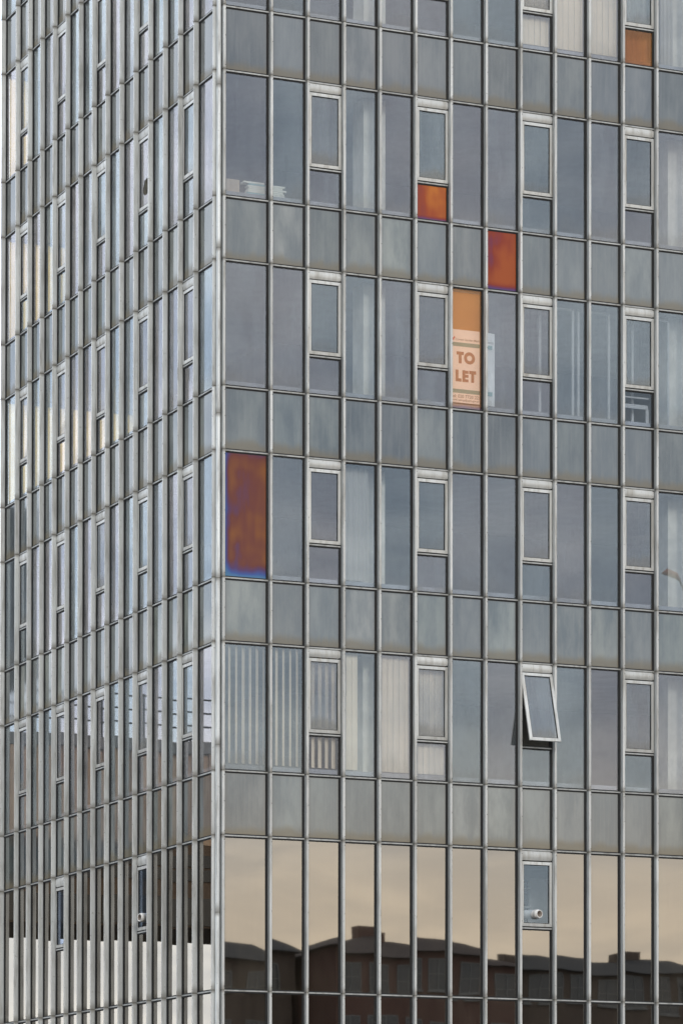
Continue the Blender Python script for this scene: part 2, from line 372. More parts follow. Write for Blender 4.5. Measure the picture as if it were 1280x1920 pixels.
tower = thing('office_building', 'grey glass and aluminium office tower block with closely spaced vertical fins', 'office building')
def place(me, name, face, u, z, d=0.0, tilt=(0, 0), parent=None, **props):
    if face == 'R': loc, rz = (u, d, z), 0
    else: loc, rz = (d, u, z), -math.pi/2
    return obj(name, me, parent or tower, loc, (tilt[0], 0, rz+tilt[1]), **props)

# fins: a dark core at the glass line, widened to paint in the fins' dark reflection, with one cover length per panel row
FC = .004
def cover_mesh(h):
    b = MB(); w = FW/2
    prof = [(-w, .1), (-w, FC), (-w+FC, 0), (w-FC, 0), (w, FC), (w, .1)]
    n = len(prof)
    for i in range(n):
        a, c = prof[i], prof[(i+1) % n]
        b.quad([(*a, .006), (*c, .006), (*c, h-.006), (*a, h-.006)], 0 if i in (1, 2, 3) else (1 if i in (0, 4) else 2), [(0, 0), (1, 0), (1, 1), (0, 1)])
    b.quad([(*p, h-.006) for p in prof], 2, [(.5, 1)]*n); b.quad([(*p, .006) for p in reversed(prof)], 2, [(.5, 0)]*n)
    # sleeve at the lower joint and the fixing screws on the front
    b.box(-w-.003, w+.003, -.003, .1, -.004, .012, 2)
    for zz in (.07, h*.52, h-.09):
        b.box(w-.014, w-.004, -.005, .003, zz-.006, zz+.006, 3)
    return b.mesh('mullion_cover', ['alu', 'alu_side', 'joint', 'screw'])
levels_up = [.15]+[LV[k] for k in reversed(ORDER)]+[TOP]
for face in 'RL':
    for k, u in enumerate(MUL[face]):
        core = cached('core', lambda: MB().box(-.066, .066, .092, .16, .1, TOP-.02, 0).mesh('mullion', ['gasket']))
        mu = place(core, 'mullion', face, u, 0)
        for z0, z1 in zip(levels_up, levels_up[1:]):
            h = round(z1-z0, 3)
            obj('mullion_cover', cached(('cov', h), lambda: cover_mesh(h)), mu, (0, 0, z0))

# corner post: rounded cover lengths between the two corner fins, with joints of their own
def corner_mesh(h):
    b = MB(); c = Vector((.092, .092)); r = .046; prof = []
    for k in range(9):
        a = R(225-75+k*150/8); prof.append((c.x+r*math.cos(a), c.y+r*math.sin(a)))
    prof.append((.13, .075)); prof.append((.15, .15)); prof.append((.075, .13))
    b.prism(prof, .006, h-.006, 0); b.prism([(c.x+(x-c.x)*1.05, c.y+(y-c.y)*1.05) for x, y in prof], -.006, .008, 1)
    return b.mesh('corner_post', ['alu_side', 'joint'])
zj = [.15, 1.2, 4.3, 7.42, 10.53, 13.62, 16.68, 19.76, 22.80, 25.86, 28.9, TOP]
for z0, z1 in zip(zj, zj[1:]):
    h = round(z1-z0, 3)
    obj('corner_post', cached(('cor', h), lambda: corner_mesh(h)), tower, (0, 0, z0))
obj('corner_backing', MB().box(.10, .20, .10, .20, .1, TOP-.05).mesh('corner_backing', ['gasket']), tower)

# transoms (the 300 that show largest are pieces of their own, the rest one part)
def transom_mesh(w):
    b = MB(); b.box(-w/2, w/2, GD-.022, GD+.012, -.014, .012, 0); b.box(-w/2, w/2, GD-.006, GD+.03, -.042, .036, 1)
    return b.mesh('transom', ['alu_dull', 'gasket'])
cand = []
for face in 'RL':
    for k in range(len(MUL[face])-1):
        u0, u1 = MUL[face][k], MUL[face][k+1]
        for n in ORDER:
            seen = (face == 'R' and k < 13 and n in 'ABCDEFGHIJK') or (face == 'L' and (n in 'ABCDEFGHIJK' or (n in 'YZ' and k > 8)))
            pri = (0 if seen else 10) + (0 if face == 'R' else 1) + k*.01 + (.5 if n in 'YZ' else 0)
            cand.append((pri, face, (u0+u1)/2, round(u1-u0-FW, 4), LV[n]))
cand.sort(key=lambda c: c[0])
for pri, face, u, w, z in cand[:300]:
    place(cached(('tr', w), lambda: transom_mesh(w)), 'transom', face, u, z)
rest = MB()
for pri, face, u, w, z in cand[300:]:
    for (d0, d1, z0, z1, mi) in ((GD-.022, GD+.012, -.014, .012, 0), (GD-.006, GD+.03, -.042, .036, 1)):
        if face == 'R': rest.box(u-w/2, u+w/2, d0, d1, z+z0, z+z1, mi)
        else: rest.box(d0, d1, u-w/2, u+w/2, z+z0, z+z1, mi)
obj('transom', rest.mesh('transom', ['alu_dull', 'gasket']), tower, kind='stuff')

# panes
def pane_mesh(w, h, mat):
    return MB().box(-w/2, w/2, 0, .008, -h/2, h/2).mesh('pane', [mat])
def pane(face, u0, u1, z0, z1, mat, name='pane', tilt=.05, d=GD, parent=None, color=None, loc=None):
    w, h = round(u1-u0, 4), round(z1-z0, 4)
    me = cached(('pane', w, h, mat), lambda: pane_mesh(w, h, mat))
    tl = (R(random.gauss(0, tilt)), R(random.gauss(0, tilt)))
    o = place(me, name, face, (u0+u1)/2, (z0+z1)/2, d, tl)
    if color: o.color = (*color, 1)
    return o
def frame_bars(b, x0, x1, z0, z1, wl, d0, d1, mi=0, gap=.0016):
    """four mitred bars round a rectangle"""
    out = [(x0, z0), (x1, z0), (x1, z1), (x0, z1)]; inn = [(x0+wl, z0+wl), (x1-wl, z0+wl), (x1-wl, z1-wl), (x0+wl, z1-wl)]
    for i in range(4):
        j = (i+1) % 4
        o0, o1, i0, i1 = Vector(out[i]), Vector(out[j]), Vector(inn[i]), Vector(inn[j])
        t = (o1-o0).normalized()*gap; o0, i0, o1, i1 = o0+t, i0+t, o1-t, i1-t
        P = [(o0, d0+.006), (o1, d0+.006), (i1, d0), (i0, d0)]
        F = [(p.x, dd, p.y) for p, dd in P]; B = [(p.x, d1, p.y) for p, dd in P]
        uvs = [(.3, .3)]*4
        b.quad(F, mi, uvs); b.quad(list(reversed(B)), mi, uvs)
        for k in range(4):
            l = (k+1) % 4; b.quad([F[l], F[k], B[k], B[l]], mi, uvs)
WT, WB = .195, 1.59           # casement: head and foot below the row's top line
def window_mesh(w, h):
    b = MB(); frame_bars(b, -w/2, w/2, -h, 0, .060, -.030, .008)
    frame_bars(b, -w/2+.058, w/2-.058, -h+.058, -.058, .012, -.022, .004, 1)
    return b.mesh('window', ['white_frame', 'gasket'])
def broken_mesh(w, h, mat):
    """pane with a jagged hole low on one side"""
    rnd = random.Random(3); cx, cz, n = .02, -h*.22, 20; hole = []
    for k in range(n):
        a = 2*math.pi*k/n; r = rnd.uniform(.85, 1.1)
        hole.append((cx+.145*r*math.cos(a)*(1.1 if math.sin(a) < 0 else .9), cz+.17*r*math.sin(a)))
    b = MB()
    for k in range(n):
        a = 2*math.pi*k/n
        def rim(a):
            c, s_ = math.cos(a), math.sin(a)
            t = min(((w/2-cx)/c if c > 1e-6 else (-w/2-cx)/c if c < -1e-6 else 9), ((h/2-cz)/s_ if s_ > 1e-6 else (-h/2-cz)/s_ if s_ < -1e-6 else 9))
            return (cx+t*c, cz+t*s_)
        p, q = hole[k], hole[(k+1) % n]; o0, o1 = rim(a), rim(2*math.pi*(k+1)/n)
        ring = [o0]
        for cnr in ((w/2, h/2), (-w/2, h/2), (-w/2, -h/2), (w/2, -h/2)):
            ca = math.atan2(cnr[1]-cz, cnr[0]-cx) % (2*math.pi)
            if a < ca < 2*math.pi*(k+1)/n: ring.append(cnr)
        ring.append(o1)
        for dd, rev in ((0, False), (.008, True)):
            P = [(x, dd, z) for x, z in [p]+ring+[q]]
            uv = [((x+w/2)/w, (z+h/2)/h) for x, _, z in P]
            if rev: P.reverse(); uv.reverse()
            b.quad(P, 0, uv)
        b.quad([(q[0], 0, q[1]), (p[0], 0, p[1]), (p[0], .008, p[1]), (q[0], .008, q[1])], 1)
    return b.mesh('pane', [mat, 'gasket'])
def casement(face, u0, u1, ztop, wb=WB, wt=WT, open_deg=0, mat='casement_glass', broken=False):
    w, h = round(u1-u0-.012, 4), round(wb-wt, 4); uc = (u0+u1)/2
    win = place(cached(('win', w, h), lambda: window_mesh(w, h)), 'window', face, uc, ztop-wt, GD, (R(-open_deg), 0))
    pw, ph = round(w-.136, 4), round(h-.136, 4)
    me = cached(('bpane', pw), lambda: broken_mesh(pw, ph, mat)) if broken else cached(('pane', pw, ph, mat), lambda: pane_mesh(pw, ph, mat))
    obj('pane', me, win, (0, -.008, -h/2), (R(random.gauss(0, .08)), 0, R(random.gauss(0, .08))))
    hh = round(wt-.045, 4)
    def head():
        b = MB(); n = 6          # a shallow rounded panel over the casement
        pr = [(GD-.012-.014*math.sin(math.pi*k/n), -hh*k/n) for k in range(n+1)]
        for (d0, a), (d1, c) in zip(pr, pr[1:]):
            b.quad([(-w/2, d0, a), (-w/2, d1, c), (w/2, d1, c), (w/2, d0, a)], 0, [(.3, .5)]*4, True)
        b.box(-w/2, w/2, GD-.011, GD+.012, -hh, 0, 0)
        return b.mesh('head_panel', ['white_frame'])
    place(cached(('head', w, hh), head), 'head_panel', face, uc, ztop-.022)
    place(cached(('ctr', w), lambda: transom_mesh(w)), 'window_rail', face, uc, ztop-wb-.035)
    return win

STOREY = {-1: VISION[0], 0: VISION[1], 1: VISION[2], 2: VISION[3], 3: VISION[4], 4: VISION[5], 5: VISION[6], 6: VISION[7]}
for face in 'RL':
    ms = MUL[face]
    for k in range(len(ms)-1):
        bay = k+1
        u0, u1 = ms[k]+.030, ms[k+1]-.030
        for s, (lb, lt) in STOREY.items():
            z0, z1 = LV[lb]+.022, LV[lt]-.022
            cas = (bay % 3 == 0) if face == 'R' else (bay % 3 == 2)
            mat, tilt = 'glass', .07
            if s >= 5: mat, tilt = 'mirror_glass', .06
            if s == 5: cas = (face, bay) in (('R', 9), ('L', 5), ('L', 11))
            if s == 6: cas = False
            low = mat
            if face == 'R':
                if (s, bay) == (0, 12): low = 'film_tan'
                if (s, bay) == (1, 6): low = 'film_orange'
                if (s, bay) == (2, 7): mat = 'film_sign'
                if (s, bay) == (3, 1): mat = 'film_blue'
                if (s, bay) in ((2, 12), (4, 3)): low = 'clear_glass'
            if cas:
                zt = LV[lt]
                wb = WB if s < 5 else 1.47
                casement(face, u0, u1, zt, wb, WT if s < 5 else .225, 15 if (face, s, bay) == ('R', 4, 9) else 0,
                         'vent_glass' if s == 5 else 'casement_glass', (face, s, bay) == ('L', 1, 5))
                pane(face, u0, u1, z0, zt-wb-.055, low, tilt=tilt)
            else:
                pane(face, u0, u1, z0, z1, mat, tilt=tilt)
        row_cloud_tone = {'Z': (.9, .9, .9), 'B': (.80, .78, .80), 'D': (1.12, 1.14, 1.10), 'F': (.86, .90, .90), 'H': (1.28, 1.27, 1.18), 'J': (.98, 1.0, 1.02)}  # row tones painted in for the differing cloud reflections
        for lb, lt in SPAN:
            mat = 'film_red' if (face, lb, bay) == ('R', 'D', 8) else 'spandrel'
            c = Vector(row_cloud_tone[lb])*random.uniform(.62, 1.32)
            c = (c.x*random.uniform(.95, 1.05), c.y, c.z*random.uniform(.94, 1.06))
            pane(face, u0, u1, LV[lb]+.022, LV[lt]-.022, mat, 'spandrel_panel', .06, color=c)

# ------------------------------------------------------------------ the tower: body behind the skin
XE, YE = 12.62, 11.95
zs = [.15]+[v for k in reversed(ORDER) for v in [LV[k]]]
def slab(z0, z1):
    obj('floor_slab', MB().box(.125, XE-.1, .125, YE-.1, z0, z1).mesh('floor_slab', ['ceiling']), tower)
for lb, lt in SPAN: slab(LV[lb]-.0, LV[lt]+.0)
slab(LV['X'], TOP-.25)
slab(3.3, 3.68)
for s, (lb, lt) in STOREY.items():
    z0, z1 = LV[lb]+.003, LV[lt]-.003
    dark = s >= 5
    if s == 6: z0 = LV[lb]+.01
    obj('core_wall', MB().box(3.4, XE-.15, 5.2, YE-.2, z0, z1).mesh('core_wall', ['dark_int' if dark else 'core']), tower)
    if not dark:
        for (x0, y0) in ((3.27, .52), (9.92, .52)):
            obj('column', MB().box(x0, x0+.46, y0, y0+.46, z0, z1).mesh('column', ['column']), tower)
        for (x0, y0) in ((.62, 5.2),):
            obj('column', MB().box(x0, x0+.42, y0, y0+.42, z0, z1).mesh('column', ['column']), tower)
        b = MB().box(.17, XE-.2, .17, .36, z0, z0+.125); b.box(.17, .36, .36, YE-.3, z0, z0+.125)
        obj('window_board', b.mesh('window_board', ['sill']), tower)
    # rear wall, with a window at the end of the passage that keeps cream roller blinds down on three floors
    ow = {0: .62, 1: 1.35, 2: 3.15}.get(s, 0)
    b = MB().box(.2+ow, XE, YE-.12, YE, z0, z1)
    obj('rear_wall', b.mesh('rear_wall', ['concrete']), tower)
    if ow:
        obj('rear_window', MB().box(.2, .2+ow-.004, YE-.10, YE-.09, z0, z1).mesh('rear_window', ['rear_glass']), tower)
for lb, lt in SPAN+[('X', None)]:
    obj('rear_wall', MB().box(.2, XE, YE-.12, YE, LV[lb], LV[lt] if lt else TOP-.25).mesh('rear_wall', ['concrete']), tower)
obj('end_wall', MB().box(XE-.1, XE, .2, YE-.13, .1, TOP-.05).mesh('end_wall', ['concrete']), tower)
b = MB().box(.12, XE, .12, .2, LV['X']+.02, TOP-.06); b.box(.12, .2, .2, YE, LV['X']+.02, TOP-.06); b.box(.12, XE, .12, YE, TOP-.25, TOP-.1)
obj('roof', b.mesh('roof', ['concrete']), tower)
b = MB().box(.125, XE, .125, .3, 0, LV['M']-.03); b.box(.125, .3, .3, YE, 0, LV['M']-.03); b.box(.3, XE, YE-.12, YE, 0, LV['M']-.03)
obj('ground_floor_wall', b.mesh('ground_floor_wall', ['dark_clad']), tower)
# white inner frames of secondary glazing, third floor from the top of the picture
z0, z1 = LV['E'], LV['D']
for x0, x1 in ((6.95, 7.72), (7.80, 8.52), (9.0, 9.85)):
    b = MB(); frame_bars(b, x0, x1, z0+.13, z1-.10, .045, .34, .38)
    obj('inner_frame', b.mesh('inner_frame', ['inner_white']), tower)
b = MB().box(8.72, 9.28, .20, .24, z0+.40, z0+.48); b.box(9.24, 9.30, .20, .24, z0+.13, z0+.4); b.box(8.72, 9.30, .2, .24, z0+.60, z0+.63)
obj('inner_frame', b.mesh('inner_frame', ['inner_white']), tower)

# ------------------------------------------------------------------ things inside the windows
for s, ow in ((0, .60), (1, 1.33), (2, 3.13)):
    lb, lt = STOREY[s]
    t_ = thing('roller_blind', {0: 'narrow cream roller blind at rear of the topmost storey in view, left edge', 1: 'cream roller blind behind the receding face, storey above the wide one', 2: 'wide cream roller blind glowing behind the left end of the receding face'}[s], 'blind', (.2, YE-.2, LV[lb]))
    h = LV[lt]-LV[lb]
    obj('blind_fabric', MB().box(0, ow, 0, .004, .10, h-.06).mesh('blind_fabric', ['back_blind']), t_)
    obj('head_rail', MB().tube([(0, .0, h-.04), (ow, .0, h-.04)], .03, 8).mesh('head_rail', ['inner_white']), t_)
    obj('bottom_bar', MB().box(0, ow, -.008, .012, .075, .10).mesh('bottom_bar', ['inner_white']), t_)

slat_mesh = {}
def vertical_blind(s, bay, label, phi, pitch, width=.127, z_lo=.16, z_hi=.03, depth=.22, u_off=(0, 0), mat='blind', sub=None):
    lb, lt = STOREY[s]; u0, u1 = mR[bay-1]+.03+u_off[0]+.11, mR[bay]-.03+u_off[1]+.11
    t_ = thing('vertical_blind', label, 'blind', ((u0+u1)/2, depth, LV[lb]), 'vertical blinds behind the broad face')
    h = LV[lt]-LV[lb]; n = max(1, int((u1-u0)/pitch))
    key = (round(width, 3), round(h-z_lo-z_hi, 3), mat)
    if key not in slat_mesh:
        b = MB(); hh = key[1]
        for k in range(4):
            x0, x1 = -width/2+width*k/4, -width/2+width*(k+1)/4; c = lambda x: .010*(1-(2*x/width)**2)
            b.quad([(x0, -c(x0), 0), (x1, -c(x1), 0), (x1, -c(x1), hh), (x0, -c(x0), hh)], 0, None, True)
            b.quad([(x0, -c(x0)+.002, hh), (x1, -c(x1)+.002, hh), (x1, -c(x1)+.002, 0), (x0, -c(x0)+.002, 0)], 0, None, True)
        slat_mesh[key] = b.mesh('slat', [mat])
    for k in range(n):
        obj('slat', slat_mesh[key], t_, (-(u1-u0)/2+pitch*(k+.5), 0, z_lo), (0, 0, phi+R(random.gauss(0, 2.5))))
    obj('head_rail', MB().box(-(u1-u0)/2, (u1-u0)/2, -.03, .02, h-z_hi, h-z_hi+.028).mesh('head_rail', ['inner_white']), t_)
for bay, lab in ((9, 'closed vertical blind at top of picture, behind the window frame cut by the upper edge'), (10, 'closed pinkish vertical blind at top, second bay left of the tan pane'), (11, 'closed vertical blind at top, bay just left of the tan pane')):
    vertical_blind(0, bay, lab, R(3), .128, width=.124)
for bay, lab, phi, wd in ((1, 'half open vertical blind with thin pale strips in the corner bay', R(46), .127), (2, 'half open vertical blind with thin pale strips, second bay from the corner', R(48), .127), (3, 'half open vertical blind behind the window with a dark lower pane', R(35), .127)):
    vertical_blind(4, bay, lab, phi, .14, width=wd)
for bay, lab in ((4, 'cream vertical blind drawn shut beside the column, above the mirrored storey'), (5, 'cream vertical blind drawn shut, bay right of the column, above the mirrored storey'), (6, 'cream vertical blind drawn shut behind a window, above the mirrored storey')):
    vertical_blind(4, bay, lab, R(6), .123, width=.126, u_off=(0, -.40) if bay == 4 else (0, 0))

def curtain(s, bay, label, x0, x1, amp=.035, waves=5, mat='curtain'):
    lb, lt = STOREY[s]; h = LV[lt]-LV[lb]
    t_ = thing('curtain', label, 'curtain', (x0, .3, LV[lb]))
    b = MB(); n = waves*8; w = x1-x0
    f = lambda k: (w*k/n, amp*math.sin(k*2*math.pi/8)+.012*math.sin(k*1.7))
    for k in range(n):
        (xa, ya), (xb, yb) = f(k), f(k+1)
        b.quad([(xa, ya, .17), (xb, yb, .17), (xb, yb*.6, h-.03), (xa, ya*.6, h-.03)], 0, None, True)
        b.quad([(xa, ya*.6+.003, h-.03), (xb, yb*.6+.003, h-.03), (xb, yb+.003, .17), (xa, ya+.003, .17)], 0, None, True)
    obj('curtain_fabric', b.mesh('curtain_fabric', [mat]), t_)
    obj('curtain_rail', MB().box(0, w, -.02, .02, h-.028, h-.005).mesh('curtain_rail', ['inner_white']), t_)
curtain(0, 12, 'gathered curtain hanging behind the tan pane at the top', 8.75, 9.45, .03, 5)
curtain(0, 13, 'grey curtain in the last bay at the upper right corner', 9.62, 9.9, .03, 3)
curtain(3, 4, 'pale net curtain in the fourth bay, storey with the iridescent corner pane', 2.75, 3.26, .015, 4)

# papers and boxes on the window board, second storey in view
zb = LV['C']+.131
p = thing('cardboard_box', 'small brown cardboard box on the corner window board', 'box', (.42, .25, zb))
b = MB().box(-.13, .13, -.07, .08, 0, .22); obj('box_body', b.mesh('box_body', ['card']), p)
obj('box_flap', MB().box(-.128, .128, -.068, .01, .221, .228).mesh('box_flap', ['card']), p)
b = MB(); rr = random.Random(5)
for k in range(7):
    x = rr.uniform(-.06, .06); b.box(-.20+x, .22+x, -.07, .07, k*.034, k*.034+.030, 1 if k in (0, 5) else 0)
o = obj('paper_stack', b.mesh('paper_stack', ['paper', 'teal_card']), None, (.90, .27, zb), label='stack of white and pale green papers on the window board, first bay', category='papers')
b = MB(); rr = random.Random(9)
for k in range(6):
    x = rr.uniform(-.05, .05); b.box(-.16+x, .13+x, -.06, .06, k*.036, k*.036+.032, 0)
obj('paper_stack', b.mesh('paper_stack', ['paper']), None, (1.36, .27, zb), label='white stack of papers on the window board, left part of second bay', category='papers')

# extractor hoses poking through the two clear casements of the mirrored storey
def hose(label, face, u, z):
    t_ = thing('vent_hose', label, 'vent hose', (u, GD-.02, z) if face == 'R' else (GD-.02, u, z), 'white vent hoses', (0, 0, 0 if face == 'R' else -math.pi/2))
    path = [(-.42, .42, .02), (-.30, .36, .02), (-.16, .24, .01), (-.06, .12, 0), (0, .02, 0), (.02, -.07, 0)]
    fine, rad = [], []
    for i in range(len(path)-1):
        for k in range(6):
            a, c = Vector(path[i]), Vector(path[i+1]); fine.append(a.lerp(c, k/6)); rad.append(.092 if (k % 2) else .083)
    fine.append(Vector(path[-1])); rad.append(.074)
    obj('hose_body', MB().tube(fine, rad, 16, 0, False).mesh('hose_body', ['hose']), t_)
    e = fine[-1]; d = (fine[-1]-fine[-4]).normalized()
    def ring(b, r, t, mi): b.tube([e-d*.01, e+d*t], r, 18, mi)
    b = MB(); a_ = d.orthogonal().normalized(); b_ = d.cross(a_)
    n = 20
    P = lambda r, q, k: e+d*q+(a_*math.cos(2*math.pi*k/n)+b_*math.sin(2*math.pi*k/n))*r
    for k in range(n):
        for (r0, q0, r1, q1, mi) in ((.078, -.03, .078, .03, 0), (.078, .03, .062, .03, 0), (.062, .03, .060, -.05, 1), (.060, -.05, .001, -.06, 1)):
            b.quad([P(r0, q0, k), P(r0, q0, k+1), P(r1, q1, k+1), P(r1, q1, k)], mi, None, True)
    obj('hose_collar', b.mesh('hose_collar', ['hose', 'hose_in']), t_)
zc = LV['J']-1.47
hose('white flexible vent hose sticking out of the small window in the broad mirrored storey', 'R', (mR[8]+mR[9])/2-.01, zc+.235)
hose('white flexible vent hose sticking out of a window on the receding face', 'L', (mL[4]+mL[5])/2, zc+.235)
hw = (mR[8]+mR[9])/2
sh = thing('shelf_unit', 'pale shelf unit seen through the clear window above the hose', 'shelf', (hw+.45, 1.1, LV['K']+1.3))
obj('side_panel', MB().box(-.05, .5, 0, .05, 0, 1.15).mesh('side_panel', ['inner_white']), sh)
for k in range(3): obj('shelf', MB().box(-.6, -.052, -.1, .2, .2+.36*k, .225+.36*k).mesh('shelf', ['inner_white']), sh)

# TO LET board behind the amber pane
def text_mesh(txt, size, mat, offset=0.0, ext=.001):
    c = bpy.data.curves.new('lettering', 'FONT'); c.body = txt; c.size = size; c.extrude = ext; c.offset = offset; c.align_x = 'LEFT'
    o = bpy.data.objects.new('lettering', c); COL.objects.link(o)
    me = bpy.data.meshes.new_from_object(o.evaluated_get(bpy.context.evaluated_depsgraph_get())); bpy.data.objects.remove(o)
    me.materials.clear(); me.materials.append(M[mat])
    for v in me.vertices: x, y, z = v.co; v.co = (x, -z, y)
    return me
def big_letter(b, ch, x, z, h, w, st):
    if ch == 'T': b.box(x, x+w, -.002, 0, z+h-st, z+h); b.box(x+w/2-st/2, x+w/2+st/2, -.002, 0, z, z+h-st)
    elif ch == 'L': b.box(x, x+st, -.002, 0, z, z+h); b.box(x+st, x+w, -.002, 0, z, z+st)
    elif ch == 'E':
        b.box(x, x+st, -.002, 0, z, z+h)
        for zz in (z, z+h/2-st*.42, z+h-st): b.box(x+st, x+w, -.002, 0, zz, zz+st*.9)
    elif ch == 'O':
        n = 32; ro, ri = w/2, w/2-st
        for k in range(n):
            a, c = 2*math.pi*k/n, 2*math.pi*(k+1)/n
            P = [(x+ro+ro*math.cos(a), z+h/2+h/2*1.04*math.sin(a)), (x+ro+ro*math.cos(c), z+h/2+h/2*1.04*math.sin(c)), (x+ro+ri*math.cos(c), z+h/2+(h/2*1.04-st)*math.sin(c)), (x+ro+ri*math.cos(a), z+h/2+(h/2*1.04-st)*math.sin(a))]
            b.quad([(px, -.002, pz) for px, pz in reversed(P)], 0)
sx0 = mR[6]+.005; SW, SH = 1.03, 1.40; sz = LV['E']+.155
sg = thing('to_let_sign', 'white TO LET board leaning behind the amber pane and its right neighbour', 'sign', (sx0, .17, sz))
b = MB(); n = 8
for k in range(n):          # the sheet curls inward slightly at its right edge
    xa, xb = SW*k/n, SW*(k+1)/n; cu = lambda x: .05*max(0, (x/SW-.75)/.25)**2
    b.quad([(xa, cu(xa), 0), (xb, cu(xb), 0), (xb, cu(xb), SH), (xa, cu(xa), SH)], 0)
    b.quad([(xb, cu(xb)+.006, 0), (xa, cu(xa)+.006, 0), (xa, cu(xa)+.006, SH), (xb, cu(xb)+.006, SH)], 0)
obj('board', b.mesh('board', ['sign_white']), sg)
for zz in (1.08, .185):
    obj('stripe', MB().box(.0, .955, -.002, -.0005, zz, zz+.075).mesh('stripe', ['sign_teal']), sg)
b = MB(); big_letter(b, 'T', .185, .755, .225, .155, .062); big_letter(b, 'O', .345, .755, .225, .235, .064)
obj('lettering', b.mesh('lettering', ['sign_text']), sg)
b = MB(); big_letter(b, 'L', .165, .405, .225, .125, .062); big_letter(b, 'E', .31, .405, .225, .13, .062); big_letter(b, 'T', .455, .405, .225, .15, .062)
obj('lettering', b.mesh('lettering', ['sign_text']), sg)
obj('lettering', text_mesh('Tel: 020 7720 2211', .088, 'sign_small', .0012), sg, (.055, -.001, .095))
obj('lettering', text_mesh('e-mail: lettings@cgma.gov.uk', .05, 'sign_small', .0008), sg, (.075, -.001, .038))
obj('lettering', text_mesh('Covent Garden Market Authority', .06, 'sign_small', .0006), sg, (.16, -.001, 1.195))
b = MB()
for cx_, cz_, r_, mi in ((.065, 1.285, .032, 1), (.075, 1.225, .018, 1), (.115, 1.215, .022, 0), (.14, 1.245, .015, 0), (.09, 1.26, .016, 1)):
    b.quad([(cx_+r_*math.cos(2*math.pi*k/10), -.002, cz_+1.25*r_*math.sin(2*math.pi*k/10)) for k in range(10)], mi)
obj('emblem', b.mesh('emblem', ['sign_red', 'sign_small']), sg)

t_ = thing('roller_blind', 'tan sheet added to colour the amber pane above the TO LET board', 'blind', (sx0+.02, .19, sz+SH))  # made-up blind, added to bring orange brightness into the amber pane
hb = LV['D']-.03-(sz+SH)
obj('blind_fabric', MB().box(0, .86, 0, .003, -.10, hb-.05).mesh('blind_fabric', ['added_backing']), t_)
obj('head_rail', MB().tube([(0, .02, hb-.03), (.86, .02, hb-.03)], .024, 8).mesh('head_rail', ['inner_white']), t_)
obj('bottom_bar', MB().box(0, .86, -.004, .008, -.118, -.10).mesh('bottom_bar', ['added_backing']), t_)

# thin chain dangling from a casement of the receding face
b = MB(); cy = (mL[1]+mL[2])/2
zz = LV['D']-1.62
for k in range(7):
    b.tube([(0, .012*(-1)**k, -k*.035), (0, -.012*(-1)**k, -(k+1)*.035)], .006, 6)
obj('window_chain', b.mesh('window_chain', ['white_frame']), None, (-.012, mL[2]-.02, zz), label='short pale chain dangling beside a casement on the receding face', category='chain')

# ------------------------------------------------------------------ surroundings mirrored in the glass
def box_building_windows(parent, x0, x1, y, z_rows, n, w, h, face=1):
    """windows let into a wall facing +y (face=1) or -y (face=-1)"""
    def wm():
        b = MB(); s_ = face
        b.box(-w/2, w/2, min(0, .05*s_), max(0, .05*s_), 0, .06); b.box(-w/2, w/2, min(0, .05*s_), max(0, .05*s_), h-.06, h)
        for xx in (-w/2, -.03, w/2-.06): b.box(xx, xx+.06, min(0, .05*s_), max(0, .05*s_), .06, h-.06)
        b.box(-w/2+.06, -.03, min(0, .05*s_), max(0, .05*s_), h*.5-.02, h*.5+.02); b.box(.03, w/2-.06, min(0, .05*s_), max(0, .05*s_), h*.5-.02, h*.5+.02)
        b.box(-w/2-.08, w/2+.08, min(0, .12*s_), max(0, .12*s_), -.09, 0)
        return b.mesh('window', ['house_white'])
    def pm(): return MB().box(-w/2+.02, w/2-.02, min(.005*face, .02*face), max(.005*face, .02*face), .02, h-.02).mesh('pane', ['house_glass'])
    me, pe = cached(('hw', w, h, face), wm), cached(('hp', w, h, face), pm)
    for zr in z_rows:
        for k in range(n):
            x = x0+(x1-x0)*(k+.5)/n
            o = obj('window', me, parent, (x, y, zr)); obj('pane', pe, o)
def terrace(label, x0, x1, y, depth, eaves, ridge, wall, roof, nwin, rows, hip=True, chim=()):
    t_ = thing('brick_house', label, 'house', ((x0+x1)/2, y, 0), 'houses facing the tower')
    hw_ = (x1-x0)/2
    obj('wall', MB().box(-hw_, hw_, -depth, 0, 0, eaves).mesh('wall', [wall]), t_)
    b = MB(); e = .45; a = hw_+e; i = depth/2 if hip else 0
    E_ = [(-a, e, eaves), (a, e, eaves), (a, -depth-e, eaves), (-a, -depth-e, eaves)]; Rg = [(-a+i, -depth/2, ridge), (a-i, -depth/2, ridge)]
    b.quad([E_[0], E_[1], Rg[1], Rg[0]][::-1], 0); b.quad([E_[2], E_[3], Rg[0], Rg[1]][::-1], 0)
    b.quad([E_[1], E_[2], Rg[1]][::-1], 0); b.quad([E_[3], E_[0], Rg[0]][::-1], 0); b.quad(E_, 0)
    ro = obj('roof', b.mesh('roof', [roof]), t_)
    for cx_ in chim:
        obj('chimney', MB().box(cx_-1.0, cx_+1.0, -depth/2-.4, -depth/2+.4, eaves+.5, ridge+.5).mesh('chimney', [wall]), ro)
    box_building_windows(t_, -hw_+.6, hw_-.6, .004, rows, nwin, 1.3, 1.7)
rw = [1.2, 4.5, 7.8, 11.1, 14.3]
terrace('long brown brick terrace with a slate roof, mirrored at the left of the lowest storey', 30, 53, -112, 11, 16.6, 18.0, 'house_brick', 'slate', 10, rw, False, (6.5,))
terrace('tall red brick terrace with tiled roof, mirrored in the middle of the lowest storey', 53.6, 65.5, -108, 11, 16.4, 17.9, 'house_red', 'tile', 6, rw, True, (-.6,))
